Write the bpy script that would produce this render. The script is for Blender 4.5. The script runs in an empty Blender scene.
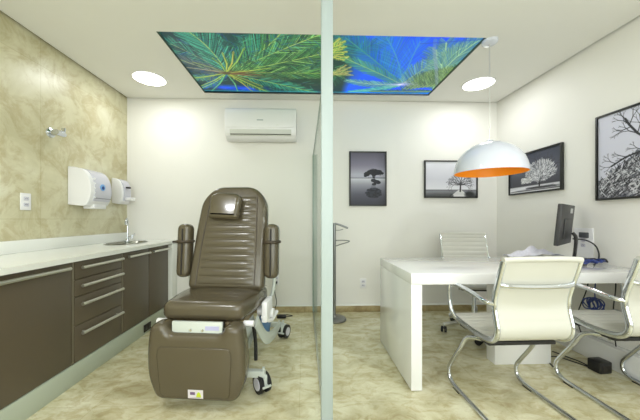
import bpy, bmesh, math, random
import numpy as np
from mathutils import Vector, Matrix, Quaternion
random.seed(7)
SC = bpy.context.scene
COL = SC.collection
PI = math.pi

# ---------------------------------------------------------------- camera, exposure, world, light
cam_d = bpy.data.cameras.new('camera'); cam = bpy.data.objects.new('camera', cam_d); COL.objects.link(cam)
cam.location = (0, 0, 1.10); cam.rotation_euler = (PI/2, 0, -math.radians(1.7))
cam_d.sensor_width = 36; cam_d.lens = 284/640*36
cam_d.shift_x = 7/640; cam_d.shift_y = 9/640; cam_d.clip_start = 0.05
SC.camera = cam
SC.view_settings.view_transform = 'Standard'; SC.view_settings.look = 'None'
SC.view_settings.gamma = 1; SC.view_settings.use_curve_mapping = False
SC.view_settings.exposure = 0.16
W = bpy.data.worlds.new('world'); SC.world = W; W.use_nodes = True
W.node_tree.nodes['Background'].inputs[0].default_value = (0.9, 0.95, 0.88, 1)
W.node_tree.nodes['Background'].inputs[1].default_value = 0.3
DOWNLIGHT_W = 4; ADDED_DOWNLIGHT_W = 14; ADDED_WINDOW_W = 25  # rear downlights and front window are additions that brighten the room
LIGHT_COL = (0.95, 0.972, 1.0)

ld = bpy.data.lights.new('added_window_light', 'AREA'); ld.shape = 'RECTANGLE'; ld.size = 3.4; ld.size_y = 1.7; ld.energy = ADDED_WINDOW_W; ld.color = (.93, .97, 1.0)
lo = bpy.data.objects.new('added_window_light', ld); COL.objects.link(lo); lo.location = (.1, -1.30, 1.45); lo.rotation_euler = (PI/2, 0, 0)  # added area light behind the camera, fill for the whole room

# ---------------------------------------------------------------- helpers
def s2l(c):
    return tuple(((x/255)/12.92 if x/255 <= .04045 else ((x/255+.055)/1.055)**2.4) for x in c)

def mat(name, rgb, rough=.5, metal=0, coat=0, emit=None, es=0, spec=.5, bump=0, bscale=60, var=0):
    m = bpy.data.materials.new(name); m.use_nodes = True
    nt = m.node_tree; b = nt.nodes['Principled BSDF']
    c = s2l(rgb) + (1,)
    b.inputs['Base Color'].default_value = c
    b.inputs['Roughness'].default_value = rough; b.inputs['Metallic'].default_value = metal
    b.inputs['Coat Weight'].default_value = coat; b.inputs['Coat Roughness'].default_value = .06
    b.inputs['Specular IOR Level'].default_value = spec
    if emit: b.inputs['Emission Color'].default_value = s2l(emit)+(1,); b.inputs['Emission Strength'].default_value = es
    tc = nt.nodes.new('ShaderNodeTexCoord'); n = nt.nodes.new('ShaderNodeTexNoise'); n.inputs['Scale'].default_value = bscale
    nt.links.new(tc.outputs['Object'], n.inputs['Vector'])
    if var:
        mx = nt.nodes.new('ShaderNodeMix'); mx.data_type = 'RGBA'
        mx.inputs[6].default_value = tuple(x*(1-var) for x in c[:3])+(1,); mx.inputs[7].default_value = tuple(min(1, x*(1+var)) for x in c[:3])+(1,)
        nt.links.new(n.outputs['Fac'], mx.inputs[0]); nt.links.new(mx.outputs[2], b.inputs['Base Color'])
    if bump:
        bp = nt.nodes.new('ShaderNodeBump'); bp.inputs['Strength'].default_value = bump; bp.inputs['Distance'].default_value = .002
        nt.links.new(n.outputs['Fac'], bp.inputs['Height']); nt.links.new(bp.outputs[0], b.inputs['Normal'])
    return m

def stone(name, c1, c2, c3, rough, scale, axes, tile, mortar, stretch=(1, 1, 1), coat=0, dist=.5):
    """veined porcelain stone with fine joints"""
    m = bpy.data.materials.new(name); m.use_nodes = True
    nt = m.node_tree; N = nt.nodes; L = nt.links; b = N['Principled BSDF']
    b.inputs['Roughness'].default_value = rough; b.inputs['Coat Weight'].default_value = coat
    tc = N.new('ShaderNodeTexCoord'); mp = N.new('ShaderNodeMapping'); mp.inputs['Scale'].default_value = stretch
    L.new(tc.outputs['Object'], mp.inputs[0])
    n1 = N.new('ShaderNodeTexNoise'); n1.inputs['Scale'].default_value = scale; n1.inputs['Detail'].default_value = 8; n1.inputs['Roughness'].default_value = .62; n1.inputs['Distortion'].default_value = dist
    n2 = N.new('ShaderNodeTexNoise'); n2.inputs['Scale'].default_value = scale*2.6; n2.inputs['Detail'].default_value = 9; n2.inputs['Roughness'].default_value = .7; n2.inputs['Distortion'].default_value = dist*1.5
    L.new(mp.outputs[0], n1.inputs[0]); L.new(mp.outputs[0], n2.inputs[0])
    r1 = N.new('ShaderNodeValToRGB'); e = r1.color_ramp.elements
    e[0].position = .34; e[0].color = s2l(c1)+(1,); e[1].position = .66; e[1].color = s2l(c3)+(1,)
    x = r1.color_ramp.elements.new(.5); x.color = s2l(c2)+(1,)
    L.new(n1.outputs['Fac'], r1.inputs[0])
    r2 = N.new('ShaderNodeValToRGB'); e = r2.color_ramp.elements
    e[0].position = .40; e[0].color = (.70, .62, .46, 1); e[1].position = .53; e[1].color = (1, 1, 1, 1)
    L.new(n2.outputs['Fac'], r2.inputs[0])
    mu = N.new('ShaderNodeMix'); mu.data_type = 'RGBA'; mu.blend_type = 'MULTIPLY'; mu.inputs[0].default_value = .62
    L.new(r1.outputs[0], mu.inputs[6]); L.new(r2.outputs[0], mu.inputs[7])
    sp = N.new('ShaderNodeSeparateXYZ'); cb = N.new('ShaderNodeCombineXYZ'); L.new(tc.outputs['Object'], sp.inputs[0])
    L.new(sp.outputs[axes[0]], cb.inputs[0]); L.new(sp.outputs[axes[1]], cb.inputs[1])
    mo = N.new('ShaderNodeMapping'); mo.inputs['Location'].default_value = (tile[2], tile[3], 0); L.new(cb.outputs[0], mo.inputs[0])
    br = N.new('ShaderNodeTexBrick'); br.offset = 0; br.inputs['Scale'].default_value = 1; br.inputs['Brick Width'].default_value = tile[0]; br.inputs['Row Height'].default_value = tile[1]
    br.inputs['Mortar Size'].default_value = .0022; br.inputs['Mortar Smooth'].default_value = .3
    br.inputs['Color1'].default_value = (1, 1, 1, 1); br.inputs['Color2'].default_value = (.94, .94, .92, 1); br.inputs['Mortar'].default_value = mortar+(1,)
    L.new(mo.outputs[0], br.inputs[0])
    m2 = N.new('ShaderNodeMix'); m2.data_type = 'RGBA'; m2.blend_type = 'MULTIPLY'; m2.inputs[0].default_value = 1
    L.new(mu.outputs[2], m2.inputs[6]); L.new(br.outputs['Color'], m2.inputs[7]); L.new(m2.outputs[2], b.inputs['Base Color'])
    return m

def bm_():
    return bmesh.new()

def box(b, x0, x1, y0, y1, z0, z1, r=0, seg=2):
    t = bmesh.new(); bmesh.ops.create_cube(t, size=1)
    for v in t.verts:
        v.co = Vector(((x0+x1)/2+v.co.x*(x1-x0), (y0+y1)/2+v.co.y*(y1-y0), (z0+z1)/2+v.co.z*(z1-z0)))
    if r: bmesh.ops.bevel(t, geom=list(t.edges), offset=r, segments=seg, profile=.5, affect='EDGES')
    return merge(b, t)

def merge(b, t, M=None):
    if M is not None: bmesh.ops.transform(t, matrix=M, verts=t.verts)
    me = bpy.data.meshes.new('tmp'); t.to_mesh(me); t.free(); b.from_mesh(me); bpy.data.meshes.remove(me)
    return b

def smooth_path(pts, n=6, closed=False):
    P = [Vector(p) for p in pts]; out = []
    m = len(P)
    rng = range(m) if closed else range(m-1)
    for i in rng:
        p0 = P[i-1] if (closed or i > 0) else P[i]*2-P[i+1]
        p1 = P[i]; p2 = P[(i+1) % m]
        p3 = P[(i+2) % m] if (closed or i+2 < m) else p2*2-p1
        for k in range(n):
            t = k/n
            out.append(.5*((2*p1)+(p2-p0)*t+(2*p0-5*p1+4*p2-p3)*t*t+(3*p1-p0-3*p2+p3)*t**3))
    if not closed: out.append(P[-1])
    return out

def tube(b, pts, r, seg=10, smooth=0, closed=False, flat=None):
    """flat=(rx, ry): oval section, rx along world X"""
    P = smooth_path(pts, smooth, closed) if smooth else [Vector(p) for p in pts]
    n = len(P); rings = []; up = None
    for i in range(n):
        if closed: d = (P[(i+1) % n]-P[i-1])
        else: d = P[min(i+1, n-1)]-P[max(i-1, 0)]
        d = d.normalized() if d.length > 1e-9 else Vector((0, 0, 1))
        if flat: up = Vector((1, 0, 0))
        elif up is None: up = Vector((0, 0, 1)) if abs(d.z) < .9 else Vector((1, 0, 0))
        a = (up-d*up.dot(d)).normalized(); up = a; c = d.cross(a)
        rr = r(i/(n-1)) if callable(r) else r
        ra, rb = flat if flat else (rr, rr)
        rings.append([b.verts.new(P[i]+a*math.cos(2*PI*k/seg)*ra+c*math.sin(2*PI*k/seg)*rb) for k in range(seg)])
    for i in range(n if closed else n-1):
        A = rings[i]; B = rings[(i+1) % n]
        for k in range(seg): b.faces.new((A[k], A[(k+1) % seg], B[(k+1) % seg], B[k]))
    if not closed:
        b.faces.new(rings[0][::-1]); b.faces.new(rings[-1])
    return b

def lathe(b, prof, seg=32, M=None, axis=None):
    """prof: list of (radius, z); revolved about Z"""
    t = bmesh.new(); rings = []
    for (r, z) in prof:
        if r < 1e-6: rings.append([t.verts.new((0, 0, z))])
        else: rings.append([t.verts.new((r*math.cos(2*PI*k/seg), r*math.sin(2*PI*k/seg), z)) for k in range(seg)])
    for i in range(len(rings)-1):
        A, B = rings[i], rings[i+1]
        for k in range(seg):
            k2 = (k+1) % seg
            if len(A) == 1 and len(B) == 1: continue
            if len(A) == 1: t.faces.new((A[0], B[k], B[k2]))
            elif len(B) == 1: t.faces.new((A[k], A[k2], B[0]))
            else: t.faces.new((A[k], A[k2], B[k2], B[k]))
    bmesh.ops.recalc_face_normals(t, faces=t.faces)
    return merge(b, t, M)

def cyl(b, p0, p1, r, seg=16):
    return tube(b, [p0, p1], r, seg)

def inset(poly, d):
    """parallel offset to the left of each edge in small steps; collapsed edges are merged to their midpoints"""
    P = [Vector(p) for p in poly]; n = len(P)
    if d <= 0: return P
    steps = max(1, int(math.ceil(d/.004))); h = d/steps
    for _ in range(steps):
        Q = []
        for i in range(n):
            p1 = P[i]; j = 1
            while (p1-P[i-j]).length < 1e-4 and j < n-1: j += 1
            a = p1-P[i-j]; j = 1
            while (P[(i+j) % n]-p1).length < 1e-4 and j < n-1: j += 1
            c = P[(i+j) % n]-p1
            a.normalize(); c.normalize()
            na = Vector((-a.y, a.x)); nc = Vector((-c.y, c.x)); nn = na+nc
            if nn.length < 1e-6: nn = na.copy()
            nn.normalize(); k = max(.6, nn.dot(na)); Q.append(p1+nn*(h/k))
        for _k in range(3):
            for i in range(n):
                e0 = P[(i+1) % n]-P[i]; e1 = Q[(i+1) % n]-Q[i]
                if e0.dot(e1) < 0:
                    m = (Q[i]+Q[(i+1) % n])/2; Q[i] = m.copy(); Q[(i+1) % n] = m.copy()
        P = Q
    return P

def pad(b, poly, t, r, M=None, seg=5, crown=0):
    """rounded cushion: CCW outline in XY, thickness t along Z (0..t), edge radius r"""
    q = bmesh.new(); rings = []
    steps = []
    for k in range(seg+1):
        a = PI/2*k/seg; steps.append((r*(1-math.sin(a)), r*(1-math.cos(a))))
    for ins, z in steps: rings.append([q.verts.new((p.x, p.y, z)) for p in inset(poly, ins)])
    for ins, z in reversed(steps): rings.append([q.verts.new((p.x, p.y, t-z)) for p in inset(poly, ins)])
    for i in range(len(rings)-1):
        A, B = rings[i], rings[i+1]; n = len(A)
        for k in range(n): q.faces.new((A[k], A[(k+1) % n], B[(k+1) % n], B[k]))
    q.faces.new(rings[0][::-1])
    if crown:
        last = rings[-1]
        for j, f in enumerate((.04, .09)):
            cen = sum((v.co for v in last), Vector())/len(last); kk = (.72, .55)[j]
            ring = [q.verts.new((cen.x+(v.co.x-cen.x)*kk, cen.y+(v.co.y-cen.y)*kk, t+crown*(.6, 1)[j])) for v in last]
            n = len(ring)
            for k in range(n): q.faces.new((last[k], last[(k+1) % n], ring[(k+1) % n], ring[k]))
            last = ring
        q.faces.new(last)
    else: q.faces.new(rings[-1])
    return merge(b, q, M)

def rpoly(pts, rad, seg=6):
    """round the corners of a CCW polygon; rad one number or list"""
    n = len(pts); out = []
    for i in range(n):
        r = rad[i] if isinstance(rad, (list, tuple)) else rad
        p0, p1, p2 = Vector(pts[i-1]), Vector(pts[i]), Vector(pts[(i+1) % n])
        a = (p0-p1).normalized(); c = (p2-p1).normalized()
        if r < 1e-5: out.append(p1); continue
        r = min(r, .47*(p0-p1).length, .47*(p2-p1).length)
        s, e = p1+a*r, p1+c*r
        for k in range(seg+1):
            t = k/seg; out.append(s*(1-t)**2+p1*2*t*(1-t)+e*t*t)
    return out

def obj(name, b, m, parent=None, loc=None, rot=None, sharp=40, smooth=True):
    bmesh.ops.remove_doubles(b, verts=b.verts, dist=1e-6)
    bmesh.ops.recalc_face_normals(b, faces=b.faces)
    ca = math.radians(sharp)
    for f in b.faces: f.smooth = smooth
    for e in b.edges:
        if len(e.link_faces) == 2 and e.calc_face_angle(0) > ca: e.smooth = False
    me = bpy.data.meshes.new(name); b.to_mesh(me); b.free(); me.materials.append(m)
    o = bpy.data.objects.new(name, me); COL.objects.link(o)
    if parent: o.parent = parent
    if loc: o.location = loc
    if rot: o.rotation_euler = rot
    return o

def thing(name, label, cat, loc=(0, 0, 0), rz=0, group=None):
    o = bpy.data.objects.new(name, None); COL.objects.link(o); o.empty_display_size = .1
    o.location = loc; o.rotation_euler = (0, 0, rz); o['label'] = label; o['category'] = cat
    if group: o['group'] = group
    return o

def tag(o, label, cat, group=None):
    o['label'] = label; o['category'] = cat
    if group: o['group'] = group
    return o

def struct(name, b, m, sharp=40):
    o = obj(name, b, m, sharp=sharp); o['kind'] = 'structure'; return o

def dup(root, loc, rz, label, group=None):
    r = root.copy(); COL.objects.link(r); r.location = loc; r.rotation_euler = (0, 0, rz); r['label'] = label
    if group: r['group'] = group
    for ch in list(root.children):
        c = ch.copy(); COL.objects.link(c); c.parent = r
        for g in ch.children:
            d = g.copy(); COL.objects.link(d); d.parent = c
    return r

# ---------------------------------------------------------------- printed pictures (flat prints drawn into a fine colour grid)
class Canvas:
    def __init__(s, w, h, ppu, bg):
        s.w, s.h, s.k = int(w*ppu), int(h*ppu), ppu
        s.a = np.zeros((s.h, s.w, 3)); s.a[:] = bg
        s.yy, s.xx = np.mgrid[0:s.h, 0:s.w]
    def line(s, x0, y0, x1, y1, wd, col, al=1.0):
        k = s.k; x0 *= k; x1 *= k; y0 *= k; y1 *= k; wd = max(wd*k, .5)
        m = int(wd+2)
        ax, bx = int(max(0, min(x0, x1)-m)), int(min(s.w, max(x0, x1)+m+1)); ay, by = int(max(0, min(y0, y1)-m)), int(min(s.h, max(y0, y1)+m+1))
        if ax >= bx or ay >= by: return
        X = s.xx[ay:by, ax:bx]; Y = s.yy[ay:by, ax:bx]
        dx, dy = x1-x0, y1-y0; L = dx*dx+dy*dy+1e-9
        t = np.clip(((X-x0)*dx+(Y-y0)*dy)/L, 0, 1)
        d = np.hypot(X-x0-t*dx, Y-y0-t*dy)
        c = (np.clip(wd/2+.5-d, 0, 1)*al)[..., None]
        s.a[ay:by, ax:bx] = s.a[ay:by, ax:bx]*(1-c)+np.array(col)*c
    def blob(s, x, y, rx, ry, col, al=1.0, soft=.5):
        k = s.k; d = np.hypot((s.xx-x*k)/(rx*k), (s.yy-y*k)/(ry*k))
        c = (np.clip((1-d)/soft, 0, 1)*al)[..., None]
        s.a = s.a*(1-c)+np.array(col)*c
    def poly_line(s, pts, wd, col, al=1):
        for p, q in zip(pts, pts[1:]): s.line(p[0], p[1], q[0], q[1], wd, col, al)
    def frond(s, base, ctrl, tip, L, cols, rach, n=60, spread=.9, al=.85, wd=.006, rw=.01):
        b, c, t = np.array(base), np.array(ctrl), np.array(tip)
        pts = [b*(1-u)**2+2*c*u*(1-u)+t*u*u for u in np.linspace(0, 1, n)]
        for i, p in enumerate(pts[2:-1]):
            d = pts[i+3]-pts[i+1]; d = d/(np.hypot(*d)+1e-9); u = i/n
            ln = L*(math.sin(PI*min(1, u*.85+.12))**.6)*(.8+.35*random.random())
            for sd in (-1, 1):
                ang = math.atan2(d[1], d[0])+sd*spread*(1-.35*u+.25*(random.random()-.5))
                e = p+ln*np.array((math.cos(ang), math.sin(ang)))
                col = random.choice(cols); f = .8+.4*random.random()
                s.line(p[0], p[1], e[0], e[1], wd, tuple(min(255, v*f) for v in col), al*(.55+.45*random.random()))
        s.poly_line(pts, rw, rach, .95)
    def mesh(s, name, m, fn, parent):
        """fn(u, v) -> local position, u and v in 0..1; v runs down the canvas rows"""
        h, w = s.h, s.w
        u = (np.arange(w+1))/w; v = (np.arange(h+1))/h
        U, V = np.meshgrid(u, v)
        co = np.stack(fn(U, V), -1).reshape(-1, 3)
        idx = (np.arange(h)[:, None]*(w+1)+np.arange(w)[None, :]).ravel()
        f = np.stack([idx, idx+1, idx+w+2, idx+w+1], 1)
        me = bpy.data.meshes.new(name); me.from_pydata(co.tolist(), [], f.tolist())
        ca = me.color_attributes.new('print', 'BYTE_COLOR', 'CORNER')
        c = np.clip(s.a/255, 0, 1).reshape(-1, 3)
        lin = np.where(c <= .04045, c/12.92, ((c+.055)/1.055)**2.4)
        full = np.ones((h*w, 4, 4), dtype=np.float32); full[:, :, :3] = lin[:, None, :]
        ca.data.foreach_set('color', full.ravel())
        me.materials.append(m); o = bpy.data.objects.new(name, me); COL.objects.link(o); o.parent = parent
        return o

def print_mat(name, emit=0, rough=.5, coat=0):
    m = bpy.data.materials.new(name); m.use_nodes = True; nt = m.node_tree; b = nt.nodes['Principled BSDF']
    a = nt.nodes.new('ShaderNodeVertexColor'); a.layer_name = 'print'
    b.inputs['Roughness'].default_value = rough; b.inputs['Coat Weight'].default_value = coat
    if emit:
        nt.links.new(a.outputs[0], b.inputs['Emission Color']); b.inputs['Emission Strength'].default_value = emit
        b.inputs['Base Color'].default_value = (.02, .02, .02, 1)
    else: nt.links.new(a.outputs[0], b.inputs['Base Color'])
    return m

# ---------------------------------------------------------------- materials
M_WALL = mat('white wall paint', (230, 228, 222), .6, var=.015, bscale=3)
M_CEIL = mat('white ceiling paint', (232, 231, 226), .75, var=.01, bscale=3)
M_FLOOR = stone('marbled beige floor tile', (186, 178, 142), (208, 202, 168), (226, 223, 196), .16, 3.3, (0, 1), (1.2, .6, .03, .1), (.84, .82, .76), (1, 1.5, 1), dist=.6)
M_STONE = stone('marbled cream wall tile', (192, 186, 152), (208, 203, 172), (222, 219, 196), .34, 1.9, (1, 2), (1.2, 1.2, -.12-.96, .1), (.82, .8, .7), (1, 1, 1))
M_SKIRT = stone('beige skirting stone', (150, 132, 95), (176, 160, 120), (196, 182, 142), .3, 4, (0, 2), (1.2, 1, 0, .5), (.7, .68, .6))
M_WHITE = mat('gloss white lacquer', (233, 233, 233), .15, coat=.6)
M_PLAST = mat('white plastic', (232, 231, 232), .3)
M_PLASTG = mat('pale lilac grey plastic', (206, 205, 216), .25)
M_COUNTER = mat('white quartz', (234, 235, 229), .2, var=.03, bscale=200)
M_PLINTH = mat('pale grey plinth', (178, 186, 168), .35, var=.02, bscale=20)
M_CAB = mat('taupe brown laminate', (92, 82, 66), .38, var=.03, bscale=8)
M_DARK = mat('dark joint', (40, 36, 30), .7)
M_ALU = mat('satin aluminium', (222, 222, 216), .3, metal=1)
M_CHROME = mat('polished chrome', (212, 216, 222), .12, metal=1)
M_BLACK = mat('black plastic', (22, 22, 24), .4)
M_FRAME = mat('black picture frame', (36, 36, 34), .35)
M_LEATH = mat('taupe leatherette', (82, 74, 57), .26, coat=.25, bump=.15, bscale=220, var=.04)
M_WLEATH = mat('white leather', (202, 201, 192), .42, bump=.12, bscale=300)
M_METALW = mat('pale grey enamel', (196, 202, 196), .35)
M_BLUE = mat('blue cable', (52, 70, 140), .4)
M_BLUEP = mat('blue plastic tray', (70, 120, 175), .4)
M_ORANGE = mat('orange lacquer', (255, 165, 30), .4)
M_LAMPW = mat('pearl grey white lacquer', (214, 218, 230), .16, coat=.5)
M_RUB = mat('black rubber', (20, 20, 20), .6)
M_LIGHT = mat('glowing diffuser', (255, 255, 250), .5, emit=(255, 255, 246), es=6)
M_POST = mat('pale satin aluminium post', (166, 178, 178), .4, metal=0)
M_GREENE = mat('greenish polished glass edge', (150, 168, 158), .2)

M_GLASS = bpy.data.materials.new('clear greenish glass'); M_GLASS.use_nodes = True
nt = M_GLASS.node_tree; nt.nodes.clear()
o_ = nt.nodes.new('ShaderNodeOutputMaterial'); tr = nt.nodes.new('ShaderNodeBsdfTransparent'); gl = nt.nodes.new('ShaderNodeBsdfGlossy')
mx = nt.nodes.new('ShaderNodeMixShader'); lw = nt.nodes.new('ShaderNodeLayerWeight'); lw.inputs['Blend'].default_value = .5
pw = nt.nodes.new('ShaderNodeMath'); pw.operation = 'POWER'; pw.inputs[1].default_value = 5; nt.links.new(lw.outputs['Facing'], pw.inputs[0])
fr = nt.nodes.new('ShaderNodeMath'); fr.operation = 'MULTIPLY_ADD'; fr.inputs[1].default_value = .45; fr.inputs[2].default_value = .03; nt.links.new(pw.outputs[0], fr.inputs[0])
tr.inputs[0].default_value = (.955, .985, .97, 1); gl.inputs['Roughness'].default_value = .02
nt.links.new(fr.outputs[0], mx.inputs[0]); nt.links.new(tr.outputs[0], mx.inputs[1]); nt.links.new(gl.outputs[0], mx.inputs[2]); nt.links.new(mx.outputs[0], o_.inputs[0])

# ---------------------------------------------------------------- room shell
XL, XR, YB, YF, ZC = -2.06, 2.32, 3.36, -1.4, 2.50
ZT = 2.56
b = bm_(); box(b, XL-.1, XR+.1, YF-.1, YB+.1, -.1, 0); struct('floor', b, M_FLOOR)
b = bm_(); box(b, XL-.1, XL, YF-.1, YB+.1, 0, ZT+.04); struct('wall_left', b, M_STONE)
b = bm_(); box(b, XR, XR+.1, YF-.1, YB+.1, 0, ZT+.04); struct('wall_right', b, M_WALL)
b = bm_(); box(b, XL, XR, YB, YB+.1, 0, ZT+.04); struct('wall_back', b, M_WALL)
b = bm_(); box(b, XL, XR, YF-.1, YF, 0, ZT+.04); struct('wall_front', b, M_WALL)
SX0, SX1, SY0, SY1 = -1.11, 1.41, 2.155, 3.185      # opening for the luminous picture
g = .02
b = bm_()
box(b, XL+g, XR-g, YF+g, SY0, ZC, ZT); box(b, XL+g, XR-g, SY1, YB-g, ZC, ZT)
box(b, XL+g, SX0, SY0, SY1, ZC, ZT); box(b, SX1, XR-g, SY0, SY1, ZC, ZT)
struct('ceiling', b, M_CEIL)
b = bm_(); box(b, XL-.1, XR+.1, YF-.1, YB+.1, ZT+.04, ZT+.12); struct('ceiling_slab', b, M_CEIL)
b = bm_(); box(b, -1.47, XR, YB-.014, YB, 0, .072, .002); struct('baseboard_back', b, M_SKIRT)
b = bm_(); box(b, -1.47, XR, YB-.016, YB, .072, .082, .001); struct('skirting_highlight', b, M_COUNTER)  # pale highlight along the skirting's top edge, built as a thin white strip
b = bm_(); box(b, 2.245, XR, 1.2, 2.62, 0, .165, .004); struct('trim_2', b, M_WHITE)

b = bm_(); box(b, -1.6, 1.8, YF+.002, YF+.012, .6, 2.3); struct('added_window_pane', b, mat('added glowing window pane', (240, 245, 240), .4, emit=(240, 250, 245), es=2.0))  # added window out of view, its pane glows to light the room
b = bm_()
for q in ((-1.66, -1.6, .54, 2.36), (1.8, 1.86, .54, 2.36), (-1.6, 1.8, .54, .6), (-1.6, 1.8, 2.3, 2.36), (.07, .13, .6, 2.3)): box(b, q[0], q[1], YF+.001, YF+.04, q[2], q[3], .004)
struct('added_window_frame', b, M_ALU)  # frame around the added, unseen window

# luminous palm picture
t = thing('luminous_ceiling_picture', 'backlit photo of palm trees and blue sky set into the ceiling', 'ceiling picture', (0, 0, 2.52))
PW, PH = SX1-SX0, SY1-SY0
cv = Canvas(PW, PH, 230, (14, 62, 70))
# canvas x = metres from the left edge, y = metres from the near edge (towards the camera)
def SK(px, py):
    a = (px-313)/284; q = -(py-219)/284; c_, s_ = math.cos(math.radians(1.7)), math.sin(math.radians(1.7))
    d = (a*c_+s_, -a*s_+c_, q); tt = 1.4/d[2]
    return (d[0]*tt-SX0, d[1]*tt-SY0)
cv.a[:] = (14, 52, 56)
xg = cv.xx/cv.k; yg = cv.yy/cv.k
sky = np.clip((xg-1.50)/.08, 0, 1)[..., None]
cv.a = cv.a*(1-sky)+np.stack([0+0*xg, 96+22*np.sin(xg*2.2), 222+20*yg], -1)*sky
for x, y, rx, ry, c in ((.55, .28, .5, .3, (16, 74, 66)), (.18, .5, .3, .4, (44, 66, 72)), (1.2, .6, .5, .4, (26, 62, 34)), (.74, .7, .3, .12, (96, 70, 48)), (1.45, .06, .14, .10, (0, 80, 225)), (.47, .95, .3, .09, (6, 70, 230)), (.25, .93, .2, .08, (0, 80, 235)), (.68, .42, .06, .1, (20, 70, 190))):
    cv.blob(x, y, rx, ry, c, .9, .8)
T1 = [(20, 104, 92), (40, 150, 116), (10, 50, 50), (90, 190, 150), (6, 36, 38), (30, 90, 80)]
T2 = [(60, 120, 50), (100, 160, 70), (24, 76, 42), (10, 44, 32), (150, 190, 100), (40, 96, 52), (14, 60, 50)]
T3 = [(70, 130, 116), (110, 160, 116), (40, 92, 88), (140, 180, 140), (60, 110, 140)]
TG = [(84, 96, 104), (44, 62, 76), (120, 130, 120), (30, 60, 70)]
C1 = np.array(SK(226, 75))
def F(c, ctrl, tip, L, cols, rach=(150, 176, 90), **k): cv.frond(tuple(c), SK(*ctrl), SK(*tip), L, cols, rach, **{**dict(n=150, wd=.005, rw=.007), **k})
for x0 in range(34):
    x = random.random()*1.5; y = random.random()*.95; a = random.random()*6.3
    cv.frond((x, y), (x+.15*math.cos(a), y+.15*math.sin(a)), (x+.4*math.cos(a), y+.4*math.sin(a)), .13, T1 if x < .9 else T1+T2, (30, 110, 80), n=60, al=.6, wd=.004, rw=.006)
F(C1, (205, 62), (170, 46), .22, TG+T1, (120, 140, 100), spread=.7)
F(C1, (215, 52), (188, 34), .26, T1+[(120, 210, 170)], n=190, spread=.7)
F(C1, (200, 70), (176, 60), .17, TG, (150, 160, 110), spread=.7)
F(C1, (205, 80), (188, 80), .09, [(30, 60, 150), (60, 130, 100), (120, 160, 90)], (160, 190, 70))
F(C1, (215, 86), (196, 91), .06, [(10, 70, 200), (40, 140, 100)], (160, 200, 70))
F(C1, (262, 56), (280, 36), .32, T1+T2[:2], (150, 170, 80), n=200, spread=.75)
F(C1, (285, 50), (322, 36), .2, T2+[(140, 220, 140)], (150, 180, 90), n=170, spread=.7)
F(C1, (280, 66), (338, 52), .22, T2, (150, 180, 84), n=230, spread=.7)
F(C1, (285, 74), (340, 76), .2, T2, (130, 160, 70), n=200, spread=.7)
for k in range(420):
    x, y = random.random()*1.42, random.random()*.95; a = random.choice((.5, -.5, .9, 2.4))+random.random()*.5
    cv.line(x, y, x+.09*math.cos(a), y+.09*math.sin(a), .006, random.choice([(8, 34, 34), (12, 44, 36), (90, 190, 150), (20, 60, 50), (60, 130, 80), (16, 60, 150)]), .55)
F(C1, (270, 84), (315, 94), .13, T1+[(70, 200, 150)], (150, 180, 70), n=160)
F(C1, (250, 86), (268, 94), .08, T2, (180, 190, 60))
for k in range(60):
    a = random.random()*6.3; r = .05+.1*random.random()
    cv.line(C1[0], C1[1], C1[0]+.08+r*math.cos(a)*2.2, C1[1]+r*math.sin(a)*.6, .01, random.choice([(90, 56, 40), (150, 130, 60), (60, 44, 36), (130, 80, 50)]), .5)
for tp, c in (((222, 55), (180, 190, 70)), ((233, 54), (190, 180, 70)), ((244, 50), (150, 190, 80)), ((212, 60), (140, 180, 70)), ((238, 94), (110, 190, 120)), ((210, 94), (110, 190, 120)), ((252, 93), (200, 190, 70)), ((192, 64), (160, 180, 90)), ((184, 69), (180, 170, 140)), ((192, 80), (170, 200, 70)), ((200, 88), (170, 200, 70)), ((262, 88), (180, 180, 70)), ((270, 70), (170, 190, 80))):
    p = SK(*tp); m_ = ((C1[0]+p[0])/2+.02, (C1[1]+p[1])/2)
    cv.poly_line([tuple(C1), m_, p], .014, c, .85); cv.poly_line([tuple(C1), (m_[0]+.01, m_[1]+.01), p], .005, (40, 60, 30), .7)
cv.blob(C1[0], C1[1], .06, .035, (74, 62, 44), .9)
C2 = np.array(SK(402, 86))
F(C2, (380, 66), (345, 40), .28, [(10, 110, 150), (24, 130, 130), (30, 120, 110), (10, 80, 150)], (60, 140, 120), al=.6, n=200, spread=.7)
F(C2, (372, 72), (344, 60), .15, [(60, 140, 100), (90, 160, 100), (30, 100, 110)], (130, 170, 110), al=.7, spread=.6)
F(C2, (400, 60), (386, 40), .26, [(60, 150, 180), (20, 110, 190)], (60, 140, 180), al=.4, n=120, spread=.6)
F(C2, (410, 60), (420, 44), .2, [(60, 150, 190), (20, 110, 200)], (60, 140, 190), al=.3, n=90, spread=.6)
F(C2, (375, 88), (346, 82), .1, [(80, 150, 130), (130, 180, 140), (40, 100, 120)], (150, 190, 160))
F(C2, (380, 92), (348, 93), .07, [(40, 140, 140), (90, 190, 150)], (120, 190, 150))
F(C2, (420, 72), (446, 58), .2, T3, (130, 170, 120), al=.7)
for tp in ((436, 52), (446, 44), (472, 43), (452, 58), (462, 50), (440, 66), (480, 42)):
    cv.frond(SK(432+random.random()*10, 92), SK(436+random.random()*10, 66), SK(*tp), .22, T3+[(40, 110, 150), (150, 190, 140)], (150, 190, 140), n=150, al=.6, wd=.004, rw=.008, spread=.7)
for k in range(9): cv.frond(SK(402+k*4, 92-k*.5), SK(412+k*4, 84), SK(425+k*4, 76-k), .13, [(80, 120, 60), (120, 150, 80), (50, 90, 60), (140, 170, 120), (30, 60, 50)], (130, 160, 90), n=90, al=.7, wd=.004)
F(np.array(SK(432, 93)), (410, 93), (370, 93), .07, [(70, 130, 80), (30, 90, 90), (20, 60, 60)])
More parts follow.
